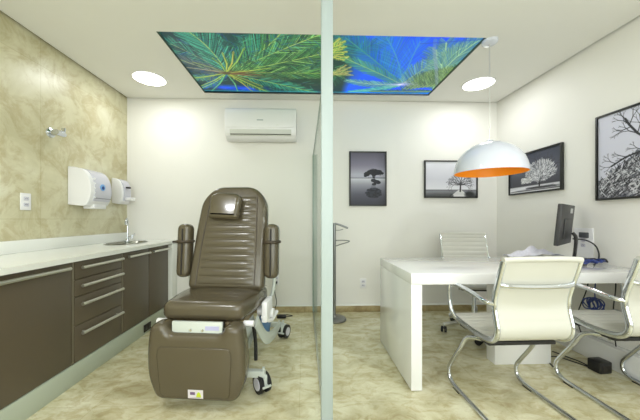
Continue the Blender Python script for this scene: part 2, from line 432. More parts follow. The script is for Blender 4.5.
for k in range(9): F(np.array(SK(322, 54)), (334, 45+k*2), (340+(k*5)%9, 41+k*2.6), .035, [(140, 180, 70), (90, 150, 70), (190, 190, 90), (30, 80, 50)], (190, 180, 80), n=50, al=.9)
for k in range(6): F(np.array(SK(326, 77)), (340, 71+k), (346+(k*5)%9, 67+k*2), .03, [(120, 160, 80), (170, 170, 100), (50, 90, 60)], (180, 160, 90), n=40)
cv.poly_line([SK(437, 93), SK(436, 70), SK(434, 50), SK(435, 42)], .03, (120, 140, 170), .45)
for k in range(60):
    a = random.random()*6.3; r = .03+.14*random.random()
    cv.line(C2[0]-.02, C2[1], C2[0]-.02+r*math.cos(a)*1.4, C2[1]+r*math.sin(a)*.6, .004, (190, 185, 220), .5)
cv.blob(C2[0]-.02, C2[1], .15, .05, (160, 160, 220), .55, .95); cv.blob(C2[0]-.02, C2[1]+.01, .04, .015, (240, 240, 255), .9, .8)
cv.poly_line([SK(420, 46), SK(450, 44), SK(480, 42)], .012, (20, 70, 180), .7)
edge = np.clip((yg-(PH-.05))/.05, 0, 1)[..., None]*.6; cv.a = cv.a*(1-edge)+np.array((90, 200, 225))*edge
cv.a = np.clip(cv.a*1.05, 0, 255)
cv.mesh('printed_panel', print_mat('backlit palm print', 1.0, .6), lambda U, V: (SX0+.001+U*(PW-.002), SY0+.001+V*(PH-.002), 0*U), t)
M_EDGE = mat('dark green edge channel', (84, 98, 86), .5)
for q in ((SX0+.0005, SX0+.005), (SX1-.008, SX1-.0005)):
    b = bm_(); box(b, q[0], q[1], SY0+.0005, SY1-.0005, -.019, -.0005); obj('edge_channel', b, M_EDGE, t)

# recessed downlights
def downlight(x, y, label, watts, group=None):
    t = thing('recessed_downlight', label, 'ceiling light', (x, y, ZC), 0, 'round ceiling downlights')
    b = bm_(); lathe(b, [(.158, -.0005), (.156, -.006), (.145, -.007), (.144, -.0005)], 48); obj('trim_ring', b, M_PLAST, t)
    b = bm_(); lathe(b, [(0, -.005), (.144, -.005)], 48); obj('diffuser', b, M_LIGHT, t)
    ld = bpy.data.lights.new('downlight_lamp', 'AREA'); ld.shape = 'DISK'; ld.size = .28; ld.energy = watts; ld.color = LIGHT_COL
    lo = bpy.data.objects.new('lamp', ld); COL.objects.link(lo); lo.parent = t; lo.location = (0, 0, -.02)
    return t
downlight(-1.545, 2.88, 'round glowing downlight over the sink corner left of the palm picture', DOWNLIGHT_W)
downlight(1.80, 2.89, 'round glowing downlight right of the palm picture near the hanging lamp', DOWNLIGHT_W)
for x, y, n in ((-1.3, .5, 'above the long cabinet run, behind the viewer'), (1.4, .5, 'above the front of the consulting side, behind the viewer'), (0.1, -.7, 'nearest the front wall, behind the viewer')):  # three unseen downlights added to light the room from the front
    downlight(x, y, 'added round downlight '+n, ADDED_DOWNLIGHT_W)

# ---------------------------------------------------------------- partition
t = thing('glass_partition', 'clear glass screen with a tall pale post dividing the room', 'partition', (0, 0, 0))
b = bm_(); box(b, .100, .110, 1.50, 3.345, .012, 1.86); obj('glass_panel', b, M_GLASS, t)
b = bm_(); box(b, .099, .111, 1.50, 3.345, 1.86, 1.866, .001); obj('glass_edge', b, M_GREENE, t)
b = bm_(); box(b, .086, .146, 1.455, 1.50, 0, ZC, .003); obj('post', b, M_POST, t)
b = bm_(); box(b, .097, .113, 1.50, 3.34, 0, .012, .001); obj('floor_channel', b, M_ALU, t)
b = bm_(); box(b, .094, .150, 3.343, YB-.0165, .0, 1.86, .002); obj('wall_channel', b, M_GREENE, t)

# ---------------------------------------------------------------- left cabinet run
CX = -1.53
def handle(parent, y0, y1, z):
    b = bm_(); tube(b, [(CX+.032, y0, z), (CX+.032, y1, z)], .011, 12)
    for y in (y0+.04, y1-.04): cyl(b, (CX-.001, y, z), (CX+.03, y, z), .006, 10)
    return obj('handle', b, M_ALU, parent)
def cabinet(y0, y1, label, fronts, cat='cabinet'):
    t = thing('base_cabinet', label, cat, (0, 0, 0), 0, 'taupe base cabinets')
    b = bm_()
    box(b, XL+.004, CX-.02, y0, y0+.016, .135, .815); box(b, XL+.004, CX-.02, y1-.016, y1, .135, .815)
    box(b, XL+.004, CX-.02, y0+.016, y1-.016, .135, .15); box(b, XL+.004, XL+.012, y0+.016, y1-.016, .15, .815)
    box(b, CX-.04, CX-.02, y0+.016, y1-.016, .795, .815)
    obj('body', b, M_CAB, t)
    for kind, z0, z1, hz in fronts:
        b = bm_(); box(b, CX-.018, CX, y0+.003, y1-.003, z0+.002, z1-.002, .0015)
        p = obj('door' if kind == 'd' else 'drawer', b, M_CAB, t)
        handle(p, y0+.03 if y1-y0 < .6 else y0+.04, y1-.05 if y1-y0 > .6 else y1-.03, hz)
    return t
cabinet(1.20, 1.915, 'wide taupe base cabinet with one door, nearest the viewer', [('d', .137, .812, .782)])
cabinet(1.935, 2.425, 'taupe base cabinet with four stacked drawers', [('w', .692, .812, .772), ('w', .575, .692, .648), ('w', .383, .575, .524), ('w', .137, .383, .328)])
cabinet(2.445, 2.838, 'narrow taupe base cabinet with one door beside the drawers, before the sink', [('d', .137, .812, .775)])
cabinet(2.842, 3.235, 'narrow taupe base cabinet in the back corner, behind the brown treatment chair', [('d', .137, .812, .775)])
M_FIL = mat('dull brown filler', (110, 102, 84), .4)
for y, lab_ in ((1.917, 'thin brown filler strip between the wide cabinet and the drawers'), (2.427, 'thin brown filler strip between the drawers and the next narrow cabinet')):
    b = bm_(); box(b, CX-.02, CX-.001, y, y+.016, .137, .818); tag(obj('filler_strip', b, M_FIL), lab_, 'filler', 'filler strips between the cabinets')
b = bm_(); box(b, XL+.004, CX+.004, 1.2, 3.235, 0, .133, .002); tag(obj('plinth', b, M_PLINTH), 'long pale grey plinth under the taupe base cabinets', 'plinth')
b = bm_(); box(b, XL+.004, CX+.045, 3.238, YB-.004, 0, .818, .002); tag(obj('end_panel', b, M_COUNTER), 'pale upright end panel closing the cabinet run at the back wall', 'panel')
t = thing('kick_vent', 'small dark outlet in the plinth near the treatment chair', 'vent', (CX+.0045, 2.80, .055))
b = bm_(); box(b, 0, .006, -.06, .06, -.035, .035, .002); obj('cover_plate', b, M_DARK, t)
for k in (-1, 1):
    b = bm_(); box(b, .006, .008, k*.03-.018, k*.03+.018, -.02, .02, .001); obj('socket_insert', b, M_BLACK, t)

# worktop with sink cut-out
t = thing('worktop', 'long white stone worktop with an upstand, running along the stone wall', 'worktop', (0, 0, 0))
b = bm_(); x0, x1, ya, yb, z0, z1 = XL+.002, CX+.045, 2.55, YB-.002, .822, .857
box(b, x0, x1, 1.17, ya, z0, z1)
scx, scy, srx, sry = -1.795, 2.93, .145, .235
n = 72; R = []; E_ = []
for k in range(n):
    a = 2*PI*k/n; ca, sa = math.cos(a), math.sin(a)
    E_.append((scx+srx*ca, scy+sry*sa))
    tx = ((x1-scx) if ca > 0 else (x0-scx))/ca if abs(ca) > 1e-6 else 1e9
    ty = ((yb-scy) if sa > 0 else (ya-scy))/sa if abs(sa) > 1e-6 else 1e9
    q = min(tx, ty); R.append((scx+ca*q, scy+sa*q))
for cx_, cy_ in ((x0, ya), (x0, yb), (x1, ya), (x1, yb)):
    k = min(range(n), key=lambda i: (R[i][0]-cx_)**2+(R[i][1]-cy_)**2); R[k] = (cx_, cy_)
vs = {z: ([b.verts.new((p[0], p[1], z)) for p in E_], [b.verts.new((p[0], p[1], z)) for p in R]) for z in (z0, z1)}
for k in range(n):
    j = (k+1) % n
    for z in (z0, z1): b.faces.new((vs[z][0][k], vs[z][0][j], vs[z][1][j], vs[z][1][k]))
    b.faces.new((vs[z0][0][k], vs[z0][0][j], vs[z1][0][j], vs[z1][0][k])); b.faces.new((vs[z0][1][k], vs[z0][1][j], vs[z1][1][j], vs[z1][1][k]))
obj('slab', b, M_COUNTER, t, smooth=False)
b = bm_(); box(b, x0, x0+.018, 1.17, YB-.002, .8575, .947, .001); obj('upstand', b, M_COUNTER, t)
t = thing('sink', 'oval steel sink set into the white worktop at the back corner', 'sink', (scx, scy, .857))
def oval(b, prof, seg=56):
    S = Matrix.Diagonal((srx, sry, 1, 1)); return lathe(b, prof, seg, S)
b = bm_(); oval(b, [(.985, .0006), (1.06, .0006), (1.08, .003), (1.02, .006), (.985, .004), (.94, -.03), (.86, -.075), (.6, -.1), (.12, -.106), (0, -.106)]); obj('basin', b, mat('brushed steel', (150, 150, 142), .25, metal=1), t)
b = bm_(); lathe(b, [(0, -.103), (.024, -.103), (.028, -.1055)], 20); obj('drain', b, M_DARK, t)
t = thing('faucet', 'tall chrome swan-neck faucet standing behind the oval sink', 'faucet', (-1.935, 3.165, .8575))
b = bm_(); lathe(b, [(0, .0), (.028, .0), (.027, .012), (.017, .02), (.014, .03), (0, .03)], 24); obj('base', b, M_CHROME, t)
b = bm_(); tube(b, [(0, 0, .02), (0, 0, .1), (0, 0, .19), (.01, -.02, .235), (.03, -.065, .245), (.05, -.11, .225), (.055, -.125, .185)], .0095, 12, 6); obj('spout', b, M_CHROME, t)
b = bm_(); cyl(b, (.01, 0, .045), (.05, -.0, .05), .010); tube(b, [(.045, 0, .05), (.06, -.005, .06), (.085, -.01, .085)], .006, 10, 3); cyl(b, (.05, .0, .03), (.05, 0, .07), .013); obj('lever', b, M_CHROME, t)

# wall fittings left
def dispenser(y0, y1, z0, z1, dep, label, sticker=True, towel=True):
    t = thing('towel_dispenser' if towel else 'soap_dispenser', label, 'dispenser', (XL, 0, 0))
    h = z1-z0
    prof = [(0, z0+.012), (dep*.55, z0), (dep*.80, z0+.03*h), (dep*.97, z0+.25*h), (dep, z0+.45*h), (dep*.93, z0+.68*h), (dep*.72, z0+.88*h), (dep*.42, z0+.97*h), (.012, z1), (0, z1)]
    def shell(b, pr, a, c, r=.008):
        q = bmesh.new(); A = [q.verts.new((x, a, z)) for x, z in pr]; C = [q.verts.new((x, c, z)) for x, z in pr]
        for k in range(len(pr)):
            j = (k+1) % len(pr); q.faces.new((A[k], A[j], C[j], C[k]))
        q.faces.new(A[::-1]); q.faces.new(C)
        bmesh.ops.recalc_face_normals(q, faces=q.faces)
        bmesh.ops.bevel(q, geom=[e for e in q.edges if e.calc_face_angle(0) > .6], offset=r, segments=3, profile=.5, affect='EDGES')
        merge(b, q)
    pr2 = [(p.x, p.y) for p in [Vector((v.x, v.y)) for v in smooth_path([(a, c_, 0) for a, c_ in prof[1:-1]], 4)]]
    b = bm_(); shell(b, [prof[0]]+pr2+[prof[-1]], y0, y1); obj('housing', b, M_PLAST, t)
    cov = [(x+.006, z) for x, z in pr2 if z > z0+.12*h and x > dep*.4]
    w = y1-y0
    b = bm_(); q = bmesh.new()
    ya_, yb_ = y0+.17*w, y1-.05*w
    A = [q.verts.new((x, ya_, z)) for x, z in cov]+[q.verts.new((cov[-1][0]-.012, ya_, cov[-1][1]-.004)), q.verts.new((dep*.4, ya_, z0+.5*h)), q.verts.new((cov[0][0]-.012, ya_, cov[0][1]+.004))]
    C = [q.verts.new((v.co.x, yb_, v.co.z)) for v in A]
    for k in range(len(A)):
        j = (k+1) % len(A); q.faces.new((A[k], A[j], C[j], C[k]))
    q.faces.new(A[::-1]); q.faces.new(C); merge(b, q)
    obj('front_cover', b, M_PLASTG, t, sharp=30)
    if towel:
        for k in range(5):
            z = z0+(.2+.12*k)*h
            xx = max(x for x, zz in pr2 if abs(zz-z) < .06)
            b = bm_(); box(b, xx-.008, xx+.010, y0+.035, y0+.17*w, z, z+.014, .004); obj('grip_ridge', b, M_PLAST, t)
        b = bm_(); tube(b, [(dep+.004, y0+.5*w, z0+.50*h), (dep+.011, y0+.5*w, z0+.50*h)], .030, 24); s_ = obj('sticker', b, mat('light blue sticker', (120, 170, 225), .4), t)
        b = bm_(); tube(b, [(dep+.010, y0+.5*w, z0+.49*h), (dep+.0125, y0+.5*w, z0+.49*h)], .016, 20); obj('mark', b, mat('dark blue mark', (20, 60, 140), .4), s_)
        b = bm_(); box(b, dep*.35, dep*.85, y0+.3*w, y1-.12*w, z0-.022, z0+.02, .008); obj('outlet_lip', b, M_PLAST, t)
        b = bm_(); box(b, dep*.8, dep+.004, y0+.2*w, y1-.07*w, z0+.20*h, z0+.215*h, .002); obj('seam', b, mat('grey seam', (120, 120, 130), .5), t)
    else:
        b = bm_(); box(b, dep-.02, dep+.07, y0+.05, y1-.03, z0+.04, z0+.075, .008); obj('push_lever', b, M_PLAST, t)
        b = bm_(); box(b, dep-.02, dep+.035, y0+.06, y1-.05, z0+.62*h, z0+.68*h, .004); obj('latch', b, M_DARK, t)
    return t
dispenser(2.53, 2.80, 1.215, 1.560, .20, 'large white paper towel dispenser with blue sticker on the stone wall')
dispenser(3.09, 3.24, 1.26, 1.540, .115, 'small white soap dispenser near the back corner above the sink', towel=False)
t = thing('wall_valve', 'small chrome shut-off valve high on the stone wall', 'valve', (XL, 2.365, 1.80))
b = bm_(); Mx = Matrix.Rotation(PI/2, 4, 'Y'); lathe(b, [(0, 0.0005), (.042, 0.0005), (.038, .010), (.022, .016), (.021, .06), (0, .06)], 24, Mx); obj('flange', b, M_CHROME, t)
b = bm_(); cyl(b, (.06, -.02, 0), (.06, .05, 0), .024); cyl(b, (.06, .04, 0), (.06, .065, .0), .017); obj('body', b, M_CHROME, t)
b = bm_(); box(b, .045, .075, .045, .06, -.02, .055, .004); obj('lever', b, M_CHROME, t)

def outlet(loc, rz, label, w=.075, h=.12, n=2, plug=False):
    """plate faces local -Y"""
    t = thing('wall_outlet', label, 'outlet', loc, rz, 'white wall outlets')
    b = bm_(); box(b, -w/2, w/2, -.009, -.0005, -h/2, h/2, .003); obj('face_plate', b, M_PLAST, t)
    for k in range(n):
        z = (k-(n-1)/2)*.045
        b = bm_(); box(b, -.019, .019, -.0115, -.008, z-.013, z+.013, .004); p = obj('socket', b, M_PLASTG, t)
        b = bm_()
        for dx in (-.008, 0, .008): cyl(b, (dx, -.0105, z+(.003 if dx == 0 else 0)), (dx, -.0122, z+(.003 if dx == 0 else 0)), .0024, 8)
        obj('holes', b, M_DARK, p)
    return t
outlet((XL, 2.155, 1.228), PI/2, 'white double outlet on the stone wall above the worktop', .078, .125)
outlet((-.335, YB, .385), 0, 'white outlet low on the back wall beside the treatment chair', .07, .115)
outlet((.695, YB, .335), 0, 'white double outlet low on the back wall between chrome stand and desk', .075, .115)
t = outlet((XR, 2.29, .905), -PI/2, 'large white socket plate on the right wall behind the monitor', .16, .24, 2)
b = bm_(); box(b, -.03, .05, -.018, -.009, .04, .085, .004); obj('dark_insert', b, mat('grey insert', (90, 92, 96), .4), t)
t = thing('power_plug', 'black plug with cord trailing from the low back-wall outlet to the floor', 'plug', (-.335, YB, .38))
b = bm_(); box(b, -.014, .014, -.05, -.0125, -.035, -.008, .005); obj('plug_body', b, M_BLACK, t)
b = bm_(); tube(b, [(0, -.045, -.03), (-.01, -.06, -.12), (.012, -.07, -.25), (-.02, -.09, -.35), (.03, -.12, -.374), (.12, -.16, -.375), (.2, -.14, -.375), (.1, -.10, -.375), (-.05, -.16, -.375)], .0042, 8, 6); obj('cord', b, M_BLACK, t)
b = bm_(); box(b, .03, .13, -.22, -.17, -.379, -.345, .008); obj('adapter', b, M_BLACK, t)

# ---------------------------------------------------------------- air conditioner
t = thing('air_conditioner', 'white split air conditioner high on the back wall', 'air conditioner', (-.488, YB, 1.99))
b = bm_(); w = .395
prof = [(0, .02), (-.06, .0), (-.13, .012), (-.175, .05), (-.195, .10), (-.2, .2), (-.198, .30), (-.18, .34), (-.14, .352), (0, .352)]
def extr(b, prof, a, c, r=.006):
    q = bmesh.new(); A = [q.verts.new((a, y, z)) for y, z in prof]; C = [q.verts.new((c, y, z)) for y, z in prof]
    for k in range(len(prof)):
        j = (k+1) % len(prof); q.faces.new((A[k], A[j], C[j], C[k]))
    q.faces.new(A); q.faces.new(C[::-1]); bmesh.ops.recalc_face_normals(q, faces=q.faces)
    if r: bmesh.ops.bevel(q, geom=[e for e in q.edges if e.calc_face_angle(0) > .6], offset=r, segments=3, profile=.5, affect='EDGES')
    merge(b, q)
p2 = [prof[0]]+[(v.x, v.y) for v in smooth_path([(a, c, 0) for a, c in prof[1:-1]], 4)]+[prof[-1]]
extr(b, p2, -w, w); obj('housing', b, M_PLAST, t)
b = bm_(); extr(b, [(-.17, .125), (-.203, .125), (-.2035, .2), (-.2005, .295), (-.17, .295)], -w+.015, w-.015, .004); obj('front_panel', b, M_PLAST, t)
b = bm_(); extr(b, [(-.09, .02), (-.145, .022), (-.186, .055), (-.199, .105), (-.15, .11)], -w+.055, w-.055, .002); f = obj('louvre', b, mat('pale louvre plastic', (205, 206, 200), .4), t)
b = bm_(); extr(b, [(-.12, .050), (-.1865, .050), (-.1905, .056), (-.12, .057)], -w+.06, w-.06, .001); obj('air_slot', b, M_DARK, f)
b = bm_(); box(b, -.04, .03, -.2055, -.203, .20, .212, .001); obj('badge', b, mat('light grey badge', (176, 182, 184), .3, metal=.4), t)
b = bm_(); box(b, .17, .2, -.2045, -.202, .148, .154, .001); obj('indicator', b, M_ALU, t)

# ---------------------------------------------------------------- framed photographs
def framed(name_label, loc, rz, W_, H_, draw, fr=.016):
    t = thing('framed_photograph', name_label, 'picture', loc, rz, 'framed black and white photographs')   # faces local -Y, centre of the back at loc
    b = bm_()
    for q in ((-W_/2, -W_/2+fr, -H_/2, H_/2), (W_/2-fr, W_/2, -H_/2, H_/2), (-W_/2+fr, W_/2-fr, -H_/2, -H_/2+fr), (-W_/2+fr, W_/2-fr, H_/2-fr, H_/2)):
        box(b, q[0], q[1], -.028, -.001, q[2], q[3], .0015)
    obj('frame', b, M_FRAME, t)
    iw, ih = W_-2*fr, H_-2*fr
    cv = Canvas(iw, ih, 330, (150, 150, 155)); draw(cv, iw, ih)
    cv.a = np.clip(cv.a, 0, 255)
    cv.mesh('print', print_mat('photo print', 0, .6, 0), lambda U, V: ((U-.5)*iw, 0*U-.018, (.5-V)*ih), t)
    b = bm_(); box(b, -iw/2, iw/2, -.014, -.002, -ih/2, ih/2); obj('backing', b, M_FRAME, t)
    return t
def grad(cv, stops, h):
    y = cv.yy/cv.k/h; out = np.zeros_like(cv.a)
    for c in range(3): out[..., c] = np.interp(y, [s[0] for s in stops], [s[1][c] for s in stops])
    cv.a = out
def branch(cv, x, y, a, L, wd, col, depth, spread=.5, shrink=.74, bend=.25):
    x2, y2 = x+L*math.cos(a), y-L*math.sin(a)
    cv.line(x, y, x2, y2, wd, col)
    if depth:
        for s_ in (-1, 1):
            branch(cv, x2, y2, a+s_*spread*(.5+random.random()*.8)+(random.random()-.5)*bend, L*shrink*(.75+.45*random.random()), wd*.66, col, depth-1, spread, shrink, bend)
def crown(cv, cx, cy, rx, ry, n, cols, s=.012):
    for _ in range(n):
        a = random.random()*6.3; r = math.sqrt(random.random()); x, y = cx+rx*r*math.cos(a), cy+ry*r*math.sin(a)
        cv.blob_small(x, y, s*(.5+random.random()), random.choice(cols)) if hasattr(cv, 'blob_small') else None
def bs(self, x, y, r, col, al=.9):
    self.line(x-r*.5, y, x+r*.5, y, r, col, al)
Canvas.blob_small = bs
def draw_lake(cv, w, h):
    grad(cv, [(0, (92, 88, 104)), (.25, (128, 124, 142)), (.42, (176, 176, 190)), (.475, (170, 170, 184)), (.49, (205, 206, 214)), (.6, (150, 150, 162)), (.8, (84, 84, 98)), (1, (52, 52, 64))], h)
    d = np.clip((cv.xx/cv.k/w-.7)/.6, 0, 1)[..., None]; cv.a *= (1-.3*d)
    cv.line(0, h*.485, w, h*.485, .006, (50, 50, 60)); cv.line(w*.5, h*.48, w, h*.48, .008, (70, 70, 80), .7)
    tx, ty = w*.66, h*.485; K = (16, 18, 26)
    for dx in (-.02, 0, .025): cv.line(tx+dx*.3, ty, tx+dx, h*.40, .009, K)
    [crown(cv, tx+w*ax, h*ay, w*arx, h*ary, nn, [K, (26, 28, 36)], .010) for ax, ay, arx, ary, nn in ((.0, .35, .13, .030, 90), (.13, .365, .10, .032, 70), (-.12, .375, .09, .03, 60), (.2, .39, .07, .025, 40), (-.2, .41, .06, .034, 50), (.05, .40, .13, .02, 60), (-.24, .44, .03, .02, 20))]
    for a in (.5, .9, 1.3, 1.7, 2.1, 2.5): branch(cv, tx, h*.45, a, .035, .006, K, 3)
    [crown(cv, tx+w*ax, h*ay, w*arx, h*ary, nn, [K, (30, 30, 42)], .010) for ax, ay, arx, ary, nn in ((.0, .53, .06, .03, 40), (.1, .56, .09, .035, 60), (.02, .6, .05, .02, 30))]
    for k in range(6): cv.line(tx-.02+k*.008, h*.6, tx-.03+k*.01, h*.72, .004, (60, 60, 72), .6)
    cv.blob(tx, h*.77, w*.24, h*.12, (30, 34, 44), .8, .7); crown(cv, tx, h*.77, w*.22, h*.09, 200, [(22, 24, 34), (44, 46, 58)], .012)
def draw_path(cv, w, h):
    grad(cv, [(0, (222, 222, 230)), (.5, (206, 206, 216)), (.78, (220, 220, 226)), (.80, (110, 110, 116)), (.86, (130, 132, 138)), (1, (50, 52, 54))], h)
    for k in range(400): cv.line(random.random()*w, h*(.84+.16*random.random()), random.random()*0+w*random.random(), h*(.86+.14*random.random()), .002, (random.choice((40, 90, 130)),)*3, .06)
    tx = w*.68
    for y in np.linspace(.8, 1, 60):
        f = (y-.8)/.2; cv.line(tx-.02-w*.17*f, h*y, tx+w*.02+w*.16*f, h*y, .004, (205+random.randint(-25, 25),)*3, .9)
    cv.blob(w*.86, h*.93, w*.12, h*.12, (34, 36, 36), .9); cv.blob(tx-w*.17, h*.97, w*.05, h*.07, (44, 46, 46), .7)
    crown(cv, tx-w*.08, h*.6, w*.2, h*.08, 240, [(170, 170, 176), (120, 120, 126), (190, 190, 196)], .006)
    cv.line(tx, h*.84, tx+.005, h*.6, .018, (50, 50, 52))
    for a in (.3, .8, 1.2, 1.6, 2.1, 2.6, 2.9, .1): branch(cv, tx+.003, h*.66, a, .048, .008, (62, 62, 66), 5, .45, .78)
def draw_white_tree(cv, w, h):
    grad(cv, [(0, (58, 62, 78)), (.5, (84, 86, 98)), (.80, (70, 70, 78)), (.82, (60, 60, 66)), (.85, (215, 215, 220)), (.93, (190, 190, 196)), (.955, (60, 60, 64)), (.97, (220, 220, 222)), (1, (200, 200, 205))], h)
    cv.line(0, h*.93, w*.4, h*.87, .02, (225, 225, 230), .8)
    for _ in range(30): cv.line(w*(.35+.2*random.random()), h*(.88+.05*random.random()), w*(.6+.4*random.random()), h*(.87+.06*random.random()), .005, (60, 60, 64), .5)
    cx, cy = w*.64, h*.54
    cv.line(cx-.01, h*.87, cx, h*.5, .016, (40, 40, 44))
    for a in (.5, 1, 1.57, 2.1, 2.6): branch(cv, cx, h*.66, a, .08, .008, (50, 50, 54), 4)
    for _ in range(900):
        a = random.random()*6.3; r = random.random()**.55; x, y = cx+w*.27*r*math.cos(a), cy+h*.28*r*math.sin(a)*(1 if math.sin(a) < 0 else .75)
        L = .012+.018*random.random(); an = math.atan2(y-h*.72, x-cx)+(random.random()-.5)*.9; g_ = random.choice((235, 215, 190, 160, 110))
        cv.line(x, y, x+L*math.cos(an), y+L*math.sin(an), .005, (g_, g_, g_+4), .8)
    for _ in range(260):
        x, y = w*(.25+.2*random.random()), h*(.62+.14*random.random()); g_ = random.choice((235, 200, 150))
        cv.line(x, y, x+.015, y+.008*(random.random()-.5), .005, (g_,)*3, .8)
def draw_rocks(cv, w, h):
    grad(cv, [(0, (206, 206, 222)), (1, (196, 196, 208))], h)
    X = cv.xx/cv.k/w; Y = cv.yy/cv.k/h
    top = .78-.42*X+.03*np.sin(X*19)+.02*np.sin(X*47+1)
    m_ = (Y > top)[..., None]; cv.a = np.where(m_, np.array((96, 98, 108)), cv.a)
    for _ in range(2600):
        x = random.random(); y = .25+.75*random.random()
        if y < .80-.42*x: continue
        an = math.radians(random.choice((35, 50, 62, 120, 20))+random.randint(-16, 16)); L = .01+.05*random.random()
        g_ = random.choice((20, 30, 44, 70, 130, 175, 200, 215))
        cv.line(x*w, y*h, x*w+L*math.cos(an), y*h-L*math.sin(an), .003+.005*random.random(), (g_, g_, g_+6), .85)
    K = (40, 40, 46)
    main = [(w*1.0, h*.46), (w*.78, h*.40), (w*.62, h*.30), (w*.50, h*.18), (w*.44, h*.10)]; cv.poly_line(main, .014, K)
    for x, y, a, L in ((.62, .30, 2.6, .06), (.5, .18, 2.3, .05), (.5, .19, 1.2, .06), (.62, .3, 1.3, .07), (.44, .1, 2.2, .04), (.8, .4, 1.8, .09), (.9, .42, 1.4, .11), (.7, .34, 1.0, .08), (.52, .21, 3.3, .05)):
        branch(cv, x*w, y*h, a, L, .006, K, 3, .42, .72)
    cv.poly_line([(w*.95, h*.47), (w*.7, h*.50), (w*.45, h*.54), (w*.22, h*.62)], .012, K)
    for x, y, a in ((.7, .5, 2.6), (.45, .54, 2.7), (.3, .6, 3.5), (.55, .52, 3.6), (.3, .6, 2.6)): branch(cv, x*w, y*h, a, .045, .005, K, 3, .4, .7)
framed('framed photo of a dark tree mirrored in a lake, upright, beside the glass partition', (.75, YB, 1.577), 0, .443, .645, draw_lake)
framed('framed photo of a bare tree above a pale path, behind the hanging lamp', (1.748, YB, 1.575), 0, .645, .447, draw_path)
framed('framed photo of a white tree against a dark sky on the right wall', (XR, 2.80, 1.575), -PI/2, .66, .425, draw_white_tree)
framed('tall framed photo of bare branches over rocks, nearest on the right wall', (XR, 1.95, 1.572), -PI/2, .45, .655, draw_rocks)

# ---------------------------------------------------------------- pendant lamp
t = thing('pendant_lamp', 'large dome pendant lamp, pearl white outside and orange inside, over the desk', 'pendant lamp', (1.455, 2.19, 1.462))
Rr = .255; b = bm_(); H_ = .245
po = [(Rr*math.cos(a), H_*math.sin(a)) for a in [PI/2*k/18 for k in range(19)]]
pi_ = [((Rr-.006)*math.cos(a), (H_-.006)*math.sin(a)) for a in [PI/2*k/18 for k in range(19)]]
lathe(b, po[:-1]+[(0, H_)], 64); lathe(b, [(Rr, 0), (Rr-.002, 0)], 64); sh = obj('shade', b, M_LAMPW, t)
b = bm_(); lathe(b, [(Rr-.002, 0)]+pi_[:-1]+[(0, H_-.006)], 64); obj('inner_lining', b, M_ORANGE, sh)
b = bm_(); lathe(b, [(0, H_+.012), (.02, H_+.011), (.026, H_+.006), (.028, H_+.001), (0, H_+.001)], 24); obj('cap', b, M_LAMPW, t)
b = bm_(); cyl(b, (0, 0, H_+.012), (0, 0, ZC-1.462-.02), .0022, 8); obj('cord', b, M_ALU, t)
b = bm_(); z = ZC-1.462; lathe(b, [(0, z-.028), (.045, z-.026), (.055, z-.018), (.057, z-.001), (0, z-.001)], 32); obj('canopy', b, M_LAMPW, t)
b = bm_(); lathe(b, [(0, H_-.03), (.02, H_-.03), (.022, H_-.10), (.0, H_-.10)], 20); obj('lamp_holder', b, M_ORANGE, t)
b = bm_(); lathe(b, [(0, H_-.10), (.016, H_-.102), (.03, H_-.13), (.032, H_-.15), (.02, H_-.175), (0, H_-.182)], 24); obj('bulb', b, mat('warm bulb', (255, 240, 220), .3, emit=(255, 226, 180), es=4), t)

# ---------------------------------------------------------------- desk
t = thing('desk', 'long gloss white desk with a slab leg, reaching the right wall', 'desk', (0, 0, 0))
b = bm_(); box(b, .678, XR-.004, 1.785, 2.53, .682, .752, .002); obj('desktop', b, M_WHITE, t)
b = bm_(); box(b, .678, .748, 1.785, 2.53, .008, .681, .002); lg = obj('leg', b, M_WHITE, t)
b = bm_(); box(b, .69, .74, 1.80, 2.52, 0, .008); obj('foot', b, M_BLACK, lg)
b = bm_(); box(b, 1.435, 1.87, 2.10, 2.20, .0, .681, .003); obj('support_panel', b, M_WHITE, t)

# ---------------------------------------------------------------- chrome stand
M_STEEL = mat('dark brushed steel', (136, 138, 138), .28, metal=1)
t = thing('display_stand', 'slim chrome floor stand with round base and wire arms behind the partition', 'stand', (.327, 3.10, 0))
b = bm_(); lathe(b, [(0, 0), (.128, 0), (.13, .012), (.122, .022), (.03, .032), (.018, .05), (0, .05)], 40); obj('base', b, M_STEEL, t)
b = bm_(); cyl(b, (0, 0, .04), (0, 0, 1.055), .016); obj('pole', b, M_STEEL, t)
b = bm_(); tube(b, [(0, 0, 1.05), (.06, -.01, 1.035), (.145, -.02, 1.0)], .011, 10, 3); obj('arm', b, M_STEEL, t)
b = bm_(); tube(b, [(0, -.01, .865), (.08, -.015, .868), (.155, -.02, .862), (.15, -.02, .85), (.07, -.015, .825), (0, -.01, .80)], .006, 8, 4); obj('arm', b, M_STEEL, t)
b = bm_(); tube(b, [(0, 0.01, .98), (.05, .03, .975), (.10, .04, .985)], .004, 8, 4); obj('arm', b, M_STEEL, t)

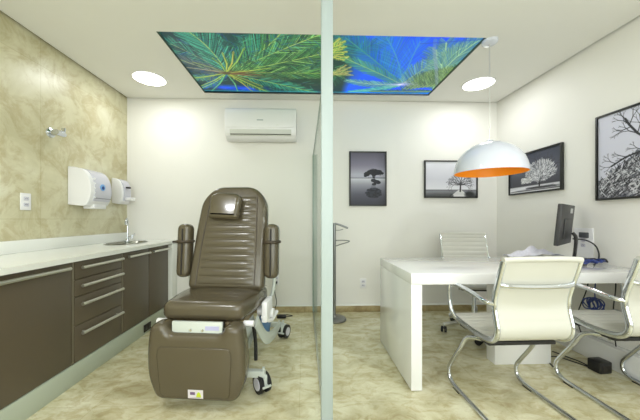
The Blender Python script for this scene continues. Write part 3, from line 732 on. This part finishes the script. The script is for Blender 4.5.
# ---------------------------------------------------------------- ribbed leather chairs
PROF = [(-.275, .885), (-.262, .84), (-.235, .76), (-.212, .68), (-.208, .62), (-.222, .56), (-.232, .51), (-.215, .465), (-.165, .437), (-.08, .428), (.04, .432), (.14, .442), (.2, .448), (.235, .436)]
def prof_pts(P): return [(v.x, v.y) for v in smooth_path([(a, c, 0) for a, c in P], 8)]
def sling(parent, P, hw, rib=.006, pitch=.045):
    pts = prof_pts(P); b = bm_(); fr, bk = [], []; s = 0
    for i, p in enumerate(pts):
        q0 = pts[max(0, i-1)]; q1 = pts[min(len(pts)-1, i+1)]; d = Vector((q1[0]-q0[0], q1[1]-q0[1])).normalized()
        nr = Vector((-d.y, d.x))          # toward the sitter
        if i: s += math.hypot(p[0]-pts[i-1][0], p[1]-pts[i-1][1])
        h = .007+rib*abs(math.sin(PI*s/pitch))**.5
        fr.append((p[0]+nr.x*h, p[1]+nr.y*h)); bk.append((p[0]-nr.x*.006, p[1]-nr.y*.006))
    # rolled head edge
    loop = fr+bk[::-1]
    A = [b.verts.new((-hw, y, z)) for y, z in loop]; C = [b.verts.new((hw, y, z)) for y, z in loop]
    n = len(loop)
    for k in range(n): j = (k+1) % n; b.faces.new((A[k], A[j], C[j], C[k]))
    m = len(fr)
    for S in (A, C):
        for k in range(m-1): b.faces.new((S[k], S[k+1], S[n-2-k], S[n-1-k]))
    return b
def resample(P, k=2.2):
    pts = smooth_path([(a, c, 0) for a, c in P], 26); return [(v.x, v.y) for v in pts]
def chair_shell(t, P, hw):
    global prof_pts
    old = prof_pts; prof_pts = resample
    b = sling(t, P, hw-.006); s_ = obj('seat_sling', b, M_WLEATH, t, sharp=60); prof_pts = old
    b = bm_(); y, z = P[0]; tube(b, [(-hw-.004, y-.004, z+.004), (-hw*.5, y-.004, z+.008), (hw*.5, y-.004, z+.008), (hw+.004, y-.004, z+.004)], .015, 14, 4); obj('head_roll', b, M_WLEATH, t)
    b = bm_(); y, z = P[-1]; cyl(b, (-hw, y, z-.002), (hw, y, z-.002), .014); obj('front_roll', b, M_WLEATH, t)
    for s in (-1, 1):
        b = bm_(); tube(b, [(s*hw, y, z) for y, z in prof_pts(P)], .01, 12, flat=(.012, .018)); r = obj('side_rail', b, M_CHROME, t)
        b = bm_(); tube(b, [(s*(hw-.008), y, z) for y, z in prof_pts(P)[3:-2]], .004, 8, flat=(.003, .011)); obj('rail_gasket', b, M_BLACK, r)
    yb, zb = P[2]
    b = bm_(); tube(b, [(-hw, yb, zb), (-hw*.8, yb-.022, zb-.008), (0, yb-.03, zb-.012), (hw*.8, yb-.022, zb-.008), (hw, yb, zb)], .013, 12, 5); obj('back_crossbar', b, M_CHROME, t)
    b = bm_(); box(b, -hw+.01, hw-.01, -.15, -.05, .395, .416, .004); box(b, -hw+.01, hw-.01, .07, .14, .400, .418, .004); obj('under_seat_brace', b, M_BLACK, t)
def visitor_chair(label, loc, rz):
    t = thing('visitor_chair', label, 'chair', loc, rz, 'white visitor chairs at the desk')
    hw = .205; chair_shell(t, PROF, hw)
    hb = .235
    for s in (-1, 1):
        b = bm_(); tube(b, [(s*hw, -.212, .645), (s*(hb), -.17, .652), (s*hb, -.06, .668), (s*hb, .10, .678), (s*hb, .17, .676), (s*hb, .192, .655), (s*hb, .188, .56), (s*(hb-.005), .17, .49), (s*hw, .155, .445)], .0135, 12, 6); obj('armrest', b, M_CHROME, t)
        # cantilever runner
        b = bm_(); tube(b, [(s*(hw-.03), -.08, .402), (s*(hb-.015), .01, .375), (s*hb, .07, .28), (s*hb, .165, .15), (s*hb, .195, .10), (s*hb, .19, .045), (s*hb, .145, .018), (s*hb, .05, .0125), (s*hb, -.10, .0125), (s*hb, -.33, .0125), (s*(hb-.02), -.38, .0125), (s*(hb-.07), -.40, .0125), (0, -.40, .0125)], .0125, 12, 6); obj('cantilever_leg', b, M_CHROME, t)
    b = bm_(); cyl(b, (-hw+.02, -.11, .395), (hw-.02, -.11, .395), .011)
    for s in (-1, 1): cyl(b, (s*.10, -.11, .395), (s*.10+.02, -.11, .395), .016)
    obj('cross_tube', b, M_CHROME, t)
    for s in (-1, 1):
        b = bm_(); box(b, s*hb-.013, s*hb+.013, .06, .13, 0, .006, .002); obj('floor_glide', b, M_BLACK, t)
    return t
A = visitor_chair('white leather chrome cantilever chair seen from behind, left of the two', (1.215, 1.70, 0), math.radians(1))
dup(A, (1.985, 1.73, 0), math.radians(-1), 'white leather chrome cantilever chair cut off by the right picture edge', 'white visitor chairs at the desk')

# office chair behind the desk
t = thing('office_chair', 'white ribbed leather swivel chair on castors behind the desk', 'chair', (1.64, 2.70, 0), PI+math.radians(-8))
hw = .225
P2 = [(-.28, .94), (-.262, .875), (-.235, .79), (-.215, .70), (-.212, .64), (-.225, .59), (-.225, .545), (-.195, .50), (-.14, .483), (-.05, .478), (.06, .482), (.15, .49), (.2, .49), (.23, .475)]
_p = P2
def cs(P):
    global prof_pts
    old = prof_pts; prof_pts = resample
    b = sling(t, P, hw-.006, .004); obj('seat_sling', b, M_WLEATH, t, sharp=60); prof_pts = old
    b = bm_(); y, z = P[0]; cyl(b, (-hw, y, z+.004), (hw, y, z+.004), .013); obj('head_roll', b, M_WLEATH, t)
    for s in (-1, 1):
        b = bm_(); tube(b, [(s*hw, y, z) for y, z in prof_pts(P)], .01, 12, flat=(.009, .016)); obj('side_rail', b, M_CHROME, t)
        b = bm_(); tube(b, [(s*hw, -.205, .70), (s*(hw+.03), -.16, .70), (s*(hw+.032), .04, .712), (s*(hw+.03), .11, .70), (s*(hw+.03), .12, .64), (s*(hw+.02), .08, .54), (s*hw, .06, .485)], .0115, 12, 6)
        # arms stay below the desk edge line
        obj('armrest', b, M_CHROME, t)
cs(P2)
b = bm_(); box(b, -.15, .15, -.10, .10, .425, .462, .008); box(b, -.2, .2, -.02, .02, .45, .474, .004); obj('tilt_mechanism', b, M_BLACK, t)
b = bm_(); cyl(b, (0, 0, .10), (0, 0, .26), .027); cyl(b, (0, 0, .25), (0, 0, .43), .016); obj('gas_column', b, M_CHROME, t)
b = bm_(); lathe(b, [(0, .06), (.045, .06), (.045, .13), (.03, .14), (0, .14)], 24); hub = obj('base_hub', b, M_ALU, t)
for k in range(5):
    a = 2*PI*k/5+math.radians(2); c_, s_ = math.cos(a), math.sin(a)
    b = bm_(); tube(b, [(c_*.03, s_*.03, .11), (c_*.15, s_*.15, .10), (c_*.29, s_*.29, .075)], lambda u: .021-.008*u, 12, 4); obj('base_arm', b, M_ALU, t)
    M_ = Matrix.Translation((c_*.285, s_*.285, .028)) @ Matrix.Rotation(a+1.1, 4, 'Z')
    b = bm_(); q = bm_()
    for s in (-1, 1): cyl(q, (0, s*.007, 0), (0, s*.024, 0), .028, 24)
    merge(b, q, M_); w_ = obj('castor', b, M_RUB, t)
    b = bm_(); cyl(b, (c_*.285, s_*.285, .03), (c_*.285, s_*.285, .08), .008, 10); obj('castor_stem', b, M_CHROME, w_)

# ---------------------------------------------------------------- monitor and desk things
ang = math.atan2(.37, .31)      # screen plane direction
t = thing('monitor', 'black flat monitor seen edge-on from behind, standing on the desk', 'monitor', (2.085, 2.20, .752), math.radians(38))
# local X along the screen, local -Y is the back of the screen
tilt = Matrix.Translation((0, 0, .31)) @ Matrix.Rotation(math.radians(5), 4, 'X')
b = bm_(); q = bm_(); box(q, -.25, .25, -.004, .024, -.165, .152, .005); merge(b, q, tilt); obj('screen_housing', b, mat('dark grey plastic', (52, 52, 54), .45), t)
b = bm_(); q = bm_(); box(q, -.24, .24, .0241, .0255, -.15, .144, .0005); merge(b, q, tilt); obj('screen', b, mat('black glossy screen', (12, 13, 16), .08), t)
b = bm_(); q = bm_(); box(q, -.13, .13, -.014, -.004, -.12, .04, .006); merge(b, q, tilt); obj('back_bulge', b, mat('charcoal plastic', (58, 58, 58), .5), t)
b = bm_(); q = bm_(); box(q, .08, .17, -.0056, -.0042, .085, .125, 0); merge(b, q, tilt); obj('sticker', b, mat('pale label', (214, 216, 214), .5), t)
b = bm_(); tube(b, [(0, -.035, .24), (0, -.055, .20), (0, -.05, .10), (0, -.04, .012)], .02, 12, 5, flat=(.035, .011)); obj('stand_neck', b, M_BLACK, t)
b = bm_(); box(b, -.11, .11, -.11, .06, .0, .012, .004); obj('stand_foot', b, M_BLACK, t)
b = bm_(); tube(b, [(.05, -.03, .19), (.10, -.10, .18), (.13, -.15, .14), (.13, -.17, .08), (.09, -.17, .03), (.02, -.16, .008), (-.04, -.16, .006)], .0055, 8, 8)
# the loop leaves the back of the screen and drops to the desk
tag(obj('monitor_cable', b, M_BLACK, None, (2.085, 2.20, .752), (0, 0, math.radians(38))), 'black cable looping from the monitor down to the desk', 'cable')

# papers
t = thing('magazine', 'dark open magazine lying flat under the crumpled papers', 'magazine', (1.99, 2.425, .7525), math.radians(3))
b = bm_(); box(b, -.17, .15, -.09, .085, 0, .010, .001); obj('cover', b, mat('dark printed cover', (66, 62, 70), .35, var=.4, bscale=30), t)
b = bm_(); box(b, -.165, .145, -.085, .08, .0101, .021, .001); obj('pages', b, M_PLAST, t)
M_PAPER = mat('printed white paper', (212, 212, 224), .6, var=.18, bscale=55)
rnd = random.Random(4)
def sheet(w, h, amp, seed):
    b = bm_(); r = random.Random(seed); nx, ny = 26, 18; ph = [r.random()*6 for _ in range(6)]; G = []
    for j in range(ny+1):
        row = []
        for i in range(nx+1):
            u, v = i/nx-.5, j/ny-.5
            z = amp*(.45+.3*math.sin(5*u+ph[0])+.22*math.sin(9*v+7*u+ph[1])+.12*math.sin(19*u-11*v+ph[2])+.07*math.sin(31*v+ph[3]))*(1-1.2*abs(v))*(1-.9*abs(u))
            row.append(b.verts.new((u*w, v*h, max(.001, z))))
        G.append(row)
    for j in range(ny):
        for i in range(nx): b.faces.new((G[j][i], G[j][i+1], G[j+1][i+1], G[j+1][i]))
    g0 = list(b.faces); bmesh.ops.solidify(b, geom=g0, thickness=-.0012)
    return b
tag(obj('crumpled_paper', sheet(.48, .17, .10, 3), M_PAPER, None, (2.0, 2.43, .775), (0, 0, .15)), 'crumpled white printed papers heaped beside the monitor', 'paper')

# blue cable tangle on the desk
b = bm_()
for s in range(4):
    r = random.Random(20+s); pts = []
    for k in range(14):
        u = k/13; pts.append((-.11+.24*u+.02*math.sin(k*1.9+s), -.02+.05*math.sin(k*1.3+s*1.7)*(1-.5*u), .006+.022*abs(math.sin(k*1.1+s*.9))+.004*s))
    tube(b, pts, .0052, 8, 5)
tag(obj('blue_cable_bundle', b, M_BLUE, None, (2.165, 2.13, .7535)), 'tangle of blue cables lying on the desk by the right wall', 'cable')
b = bm_(); tube(b, [(-.10, .0, .008), (-.03, .03, .02), (.03, .0, .03), (.07, .02, .02), (.09, -.02, .03), (.105, -.03, .006)], .0052, 8, 6)
tag(obj('black_power_cable', b, M_BLACK, None, (2.175, 2.10, .768)), 'short black power cable over the blue tangle at its right end', 'cable')
# blue coil hanging under the desk
t = thing('coiled_blue_cable', 'blue cable coiled into a loop, hanging under the desk above the right chair seat', 'cable', (2.255, 2.12, .43))
b = bm_(); pts = []
for k in range(120):
    a = 2*PI*k/17; rr = .05+.016*math.sin(k*.37); pts.append((.024*math.sin(k*.21)-.03+.02*math.sin(a+1), rr*math.cos(a)*1.2+.03*math.sin(k*.085), rr*math.sin(a)*.8+.008*math.sin(k*.5)))
tube(b, pts, .0042, 7); obj('coil', b, M_BLUE, t)
b = bm_(); tube(b, [(-.02, 0, .05), (-.012, .01, .12), (-.01, .0, .2515)], .004, 8, 5); obj('tail', b, M_BLUE, t)
for (x, y, lab, pts) in ((2.27, 2.18, 'thin black cable hanging below the desk, left of the thicker one', [(0, 0, .681), (-.005, .02, .6), (.0, .05, .50), (-.02, .07, .4), (-.06, .06, .3), (-.06, .02, .17)]),
                         (2.285, 2.02, 'thicker black cable hanging below the desk near the right wall', [(0, 0, .681), (-.012, -.01, .58), (-.005, .01, .45), (-.016, .0, .3), (-.02, -.02, .172)])):
    b = bm_(); tube(b, pts, .004, 8, 6); tag(obj('hanging_cable', b, M_BLACK, None, (x, y, 0)), lab, 'cable')
b = bm_(); box(b, -.06, .06, -.022, .022, 0, .03, .006); tag(obj('power_adapter', b, M_BLACK, None, (1.98, 2.30, .0), (0, 0, .5)), 'black power adapter on the floor in the middle of the cables', 'adapter')
t = thing('power_strip', 'black box-shaped power adapter on the floor leaning by the white trunking', 'adapter', (2.13, 1.99, 0), .1)
b = bm_(); box(b, -.05, .05, -.045, .045, 0, .085, .01); obj('housing', b, M_BLACK, t)
b = bm_(); box(b, -.03, .03, -.047, -.045, .02, .06, .002); obj('socket_face', b, M_DARK, t)
for lab, pts in (('black cord trailing on the floor from under the desk to the adapters', [(1.80, 2.18, .006), (1.86, 2.36, .006), (1.93, 2.42, .006), (1.95, 2.34, .006), (1.92, 2.30, .006)]),
                 ('black cord joining the two floor adapters', [(2.04, 2.28, .01), (2.08, 2.20, .006), (2.11, 2.12, .006), (2.11, 2.04, .008)]),
                 ('black looped cord on the floor nearest the white pedestal', [(1.84, 2.05, .006), (1.90, 2.18, .006), (2.0, 2.20, .006), (2.06, 2.12, .006), (2.09, 2.04, .01)])):
    b = bm_(); tube(b, pts, .0045, 8, 7); tag(obj('floor_cable', b, M_BLACK), lab, 'cable')

# ---------------------------------------------------------------- treatment chair
t = thing('treatment_chair', 'taupe leatherette reclining treatment chair with padded arms on a wheeled base', 'treatment chair', (-.585, 1.90, 0), math.radians(-6))
RX = Matrix.Rotation(PI/2, 4, 'X')          # outline XY -> XZ, thickness towards -Y
# backrest
bt = Matrix.Translation((0.01, .20, .575)) @ Matrix.Rotation(math.radians(-17), 4, 'X') @ RX
outl = rpoly([(-.275, .0), (.275, .0), (.27, .45), (.255, .68), (.155, .79), (-.155, .79), (-.255, .68), (-.27, .45)], [.05, .05, .12, .075, .09, .09, .075, .12], 8)
b = bm_(); pad(b, outl, .10, .038, bt, 7); br_ = obj('backrest', b, M_LEATH, t)
# ribbed centre panel
def ribpanel(w0, w1, z0, z1, nrib, T, base=.10):
    b = bm_(); q = bm_(); ny = nrib*10; nx = 12; G = []
    for j in range(ny+1):
        v = j/ny; z = z0+(z1-z0)*v; w = w0+(w1-w0)*v; row = []
        for i in range(nx+1):
            u = i/nx*2-1; e = min(1, (1-abs(u))*6); h = .0015+T*(abs(math.sin(PI*v*nrib))**.45)*(.35+.65*e**.5)
            row.append(q.verts.new((u*w, z, base-.004+h)))
        G.append(row)
    for j in range(ny):
        for i in range(nx): q.faces.new((G[j][i], G[j][i+1], G[j+1][i+1], G[j+1][i]))
    bmesh.ops.solidify(q, geom=list(q.faces), thickness=.006)
    merge(b, q, bt); return b
obj('ribbed_panel', ribpanel(.205, .175, .035, .70, 12, .008), M_LEATH, br_, sharp=80)
for s in (-1, 1):
    b = bm_(); q = bm_(); tube(q, [(s*.212, .03, .101), (s*.205, .3, .101), (s*.182, .70, .101)], .004, 8, 4); merge(b, q, bt); obj('seam_piping', b, mat('dark seam', (70, 60, 46), .4), br_)
# head pillow
b = bm_(); q = bm_(); ol = rpoly([(-.16, .51), (.07, .50), (.08, .675), (.03, .705), (-.11, .71), (-.155, .685)], [.03, .03, .04, .03, .03, .04], 5)
pad(q, ol, .075, .032, None, 6); merge(b, q, bt @ Matrix.Translation((0, 0, .105))); hp = obj('head_pillow', b, mat('glossy taupe leatherette', (86, 78, 60), .2, coat=.4), t)
# seat
so = rpoly([(-.245, -.215), (.245, -.215), (.285, .02), (.285, .27), (-.285, .27), (-.285, .02)], [.05, .05, .06, .03, .03, .06], 7)
b = bm_(); q = bm_(); pad(q, so, .115, .045, None, 7, crown=.012); merge(b, q, Matrix.Translation((0, 0, .492))); st = obj('seat', b, M_LEATH, t)
b = bm_(); box(b, -.235, .235, -.19, .26, .452, .4915, .01); obj('seat_underside', b, mat('brown moulded shell', (120, 104, 72), .4), t)
# leg rest with notch
lo = rpoly([(-.235, .03), (.235, .03), (.285, .16), (.285, .33), (.262, .462), (.18, .470), (.15, .412), (-.15, .412), (-.18, .470), (-.262, .462), (-.285, .33), (-.285, .16)],
           [.045, .045, .08, .08, .05, .035, .03, .03, .035, .05, .08, .08], 6)
LM = Matrix.Translation((0, -.165, .045)) @ Matrix.Rotation(math.radians(2.5), 4, 'X') @ RX
b = bm_(); pad(b, lo, .125, .038, LM, 7); lr = obj('leg_rest', b, M_LEATH, t)
ip = rpoly([(-.2, .06), (.2, .06), (.215, .30), (.205, .345), (-.205, .345), (-.215, .30)], [.03, .03, .03, .03, .03, .03], 4)
b = bm_(); q = bm_(); pad(q, ip, .008, .006, None, 4); merge(b, q, LM @ Matrix.Translation((0, 0, .1215))); obj('front_panel', b, M_LEATH, lr)
b = bm_(); q = bm_(); box(q, -.035, .052, .060, .108, .1292, .131, 0); merge(b, q, LM); obj('warning_label', b, mat('white label', (214, 208, 214), .5), lr)
b = bm_(); q = bm_(); pad(q, [Vector((.012, .068)), Vector((.042, .068)), Vector((.036, .09)), Vector((.027, .098)), Vector((.018, .09))], .0012, .0003, Matrix.Translation((0, 0, .131))); merge(b, q, LM); obj('label_triangle', b, mat('yellow green mark', (190, 205, 40), .5), lr)
b = bm_(); q = bm_(); box(q, -.022, .006, .08, .096, .131, .1318, 0); merge(b, q, LM); obj('label_pictogram', b, mat('dark violet print', (110, 84, 120), .5), lr)
b = bm_(); q = bm_(); box(q, -.024, .04, .065, .0665, .131, .1318, 0); merge(b, q, LM); obj('label_text_line', b, mat('violet print', (150, 130, 150), .5), lr)
# metal plate in the notch
b = bm_(); box(b, -.148, .148, -.268, -.248, .405, .514, .004); pl = obj('hinge_plate', b, M_METALW, t)
for x in (-.035, .035):
    b = bm_(); cyl(b, (x, -.268, .468), (x, -.273, .468), .008, 12); obj('screw', b, M_CHROME, pl)
b = bm_(); box(b, .05, .13, -.2695, -.268, .468, .492, 0); obj('pale_label', b, mat('lilac label', (180, 180, 214), .5), pl)
for x in (-.125, .125):
    b = bm_(); box(b, x-.012, x+.012, -.262, -.18, .465, .491, .003); obj('hinge_bracket', b, M_BLACK, t)
# arms
for s in (-1, 1):
    xx = .325*s+.005
    b = bm_(); q = bm_(); ao = rpoly([(-.05, -.195), (.05, -.195), (.05, .195), (-.05, .195)], .048, 7)
    pad(q, ao, .10, .034, None, 6); merge(b, q, Matrix.Translation((xx, .25, .865)) @ Matrix.Rotation(math.radians(-4), 4, 'X') @ RX); a_ = obj('arm_pad', b, M_LEATH, t)
    b = bm_(); pts = [(xx+.056*math.cos(k*PI/8)*(1), .20+.058*math.sin(k*PI/8), .935) for k in range(16)]; tube(b, pts, .011, 8, closed=True, flat=None); obj('arm_strap', b, mat('dark brown strap', (62, 52, 38), .5), a_)
    b = bm_(); tube(b, [(xx, .26, .75), (xx, .275, .64), (xx-s*.02, .28, .53), (xx-s*.09, .26, .46)], .013, 12, 5); obj('arm_bracket', b, M_METALW, t)
    b = bm_(); tube(b, [(xx, .140, .70), (xx, .147, .86), (xx, .160, 1.03)], .006, 8, 3); obj('seam', b, M_DARK, a_)
    if s < 0: b = bm_(); box(b, min(xx+s*.05, xx+s*.085), max(xx+s*.05, xx+s*.085), .17, .195, .925, .94, .003); obj('strap_buckle', b, M_DARK, a_) if s < 0 else None
# base frame
b = bm_()
box(b, -.30, .345, -.085, -.045, .105, .145, .004); box(b, -.30, .30, .745, .785, .105, .145, .004)
box(b, -.06, .06, -.12, .75, .09, .14, .006); obj('base_frame', b, M_METALW, t)
b = bm_()
for s in (-1, 1):
    tube(b, [(s*.17, .62, .14), (s*.20, .30, .25), (s*.22, .05, .44)], .02, 8, 3, flat=(.012, .03))
    tube(b, [(s*.17, -.06, .14), (s*.19, .30, .30), (s*.22, .42, .46)], .02, 8, 3, flat=(.012, .03))
obj('lifting_arm', b, M_METALW, t)
b = bm_(); box(b, -.09, .09, .08, .34, .14, .445, .02); obj('motor_cover', b, M_METALW, t)
b = bm_(); q = bm_(); box(q, -.012, .012, -.14, .16, -.06, .07, .008); merge(b, q, Matrix.Translation((.255, .28, .30)) @ Matrix.Rotation(-.5, 4, 'X')); obj('side_cover', b, M_BLUEP, t)
b = bm_(); tube(b, [(.285, .70, .15), (.29, .45, .17), (.285, .2, .24), (.27, .0, .43)], .02, 10, 6, flat=(.008, .045)); obj('side_plate', b, M_METALW, t)
b = bm_(); tube(b, [(.255, -.02, .42), (.265, .0, .3), (.27, -.01, .18)], .012, 10, 4); obj('piston', b, M_BLACK, t)
for s in (-1, 1):
    b = bm_(); cyl(b, (s*.25, .12, .46), (s*.33, .12, .46), .03, 20); box(b, s*.31-.02, s*.31+.02, .05, .22, .40, .54, .01); cyl(b, (s*.30, .20, .42), (s*.345, .20, .42), .035, 20)
    tube(b, [(s*.30, .05, .44), (s*.33, .16, .38), (s*.345, .3, .40)], .013, 8, 4)
    obj('pivot_joint', b, M_PLAST, t)
    b = bm_(); cyl(b, (s*.30, -.16, .475), (s*.24, -.16, .475), .018, 16); obj('release_knob', b, M_PLAST, t)
for k, (x, y) in enumerate(((-.30, -.065), (.325, -.065), (-.30, .765), (.30, .765))):
    rot = (.5, .75, .2, -.3)[k]
    M_ = Matrix.Translation((x+.01, y, .0)) @ Matrix.Rotation(rot, 4, 'Z')
    b = bm_(); q = bm_()
    for s in (-1, 1): cyl(q, (s*.014, .02, .06), (s*.036, .02, .06), .06, 28)
    merge(b, q, M_); w_ = obj('castor_wheel', b, M_RUB, t)
    b = bm_(); q = bm_()
    for s in (-1, 1): cyl(q, (s*.0355, .02, .06), (s*.040, .02, .06), .038, 20)
    merge(b, q, M_); obj('hub_cap', b, M_PLASTG, w_)
    b = bm_(); q = bm_(); box(q, -.012, .012, -.03, .045, .06, .125, .006); cyl(q, (0, 0, .08), (0, 0, .165), .009, 12); box(q, -.03, .03, -.05, -.02, .055, .066, .003); merge(b, q, M_); obj('castor_fork', b, M_METALW, w_)
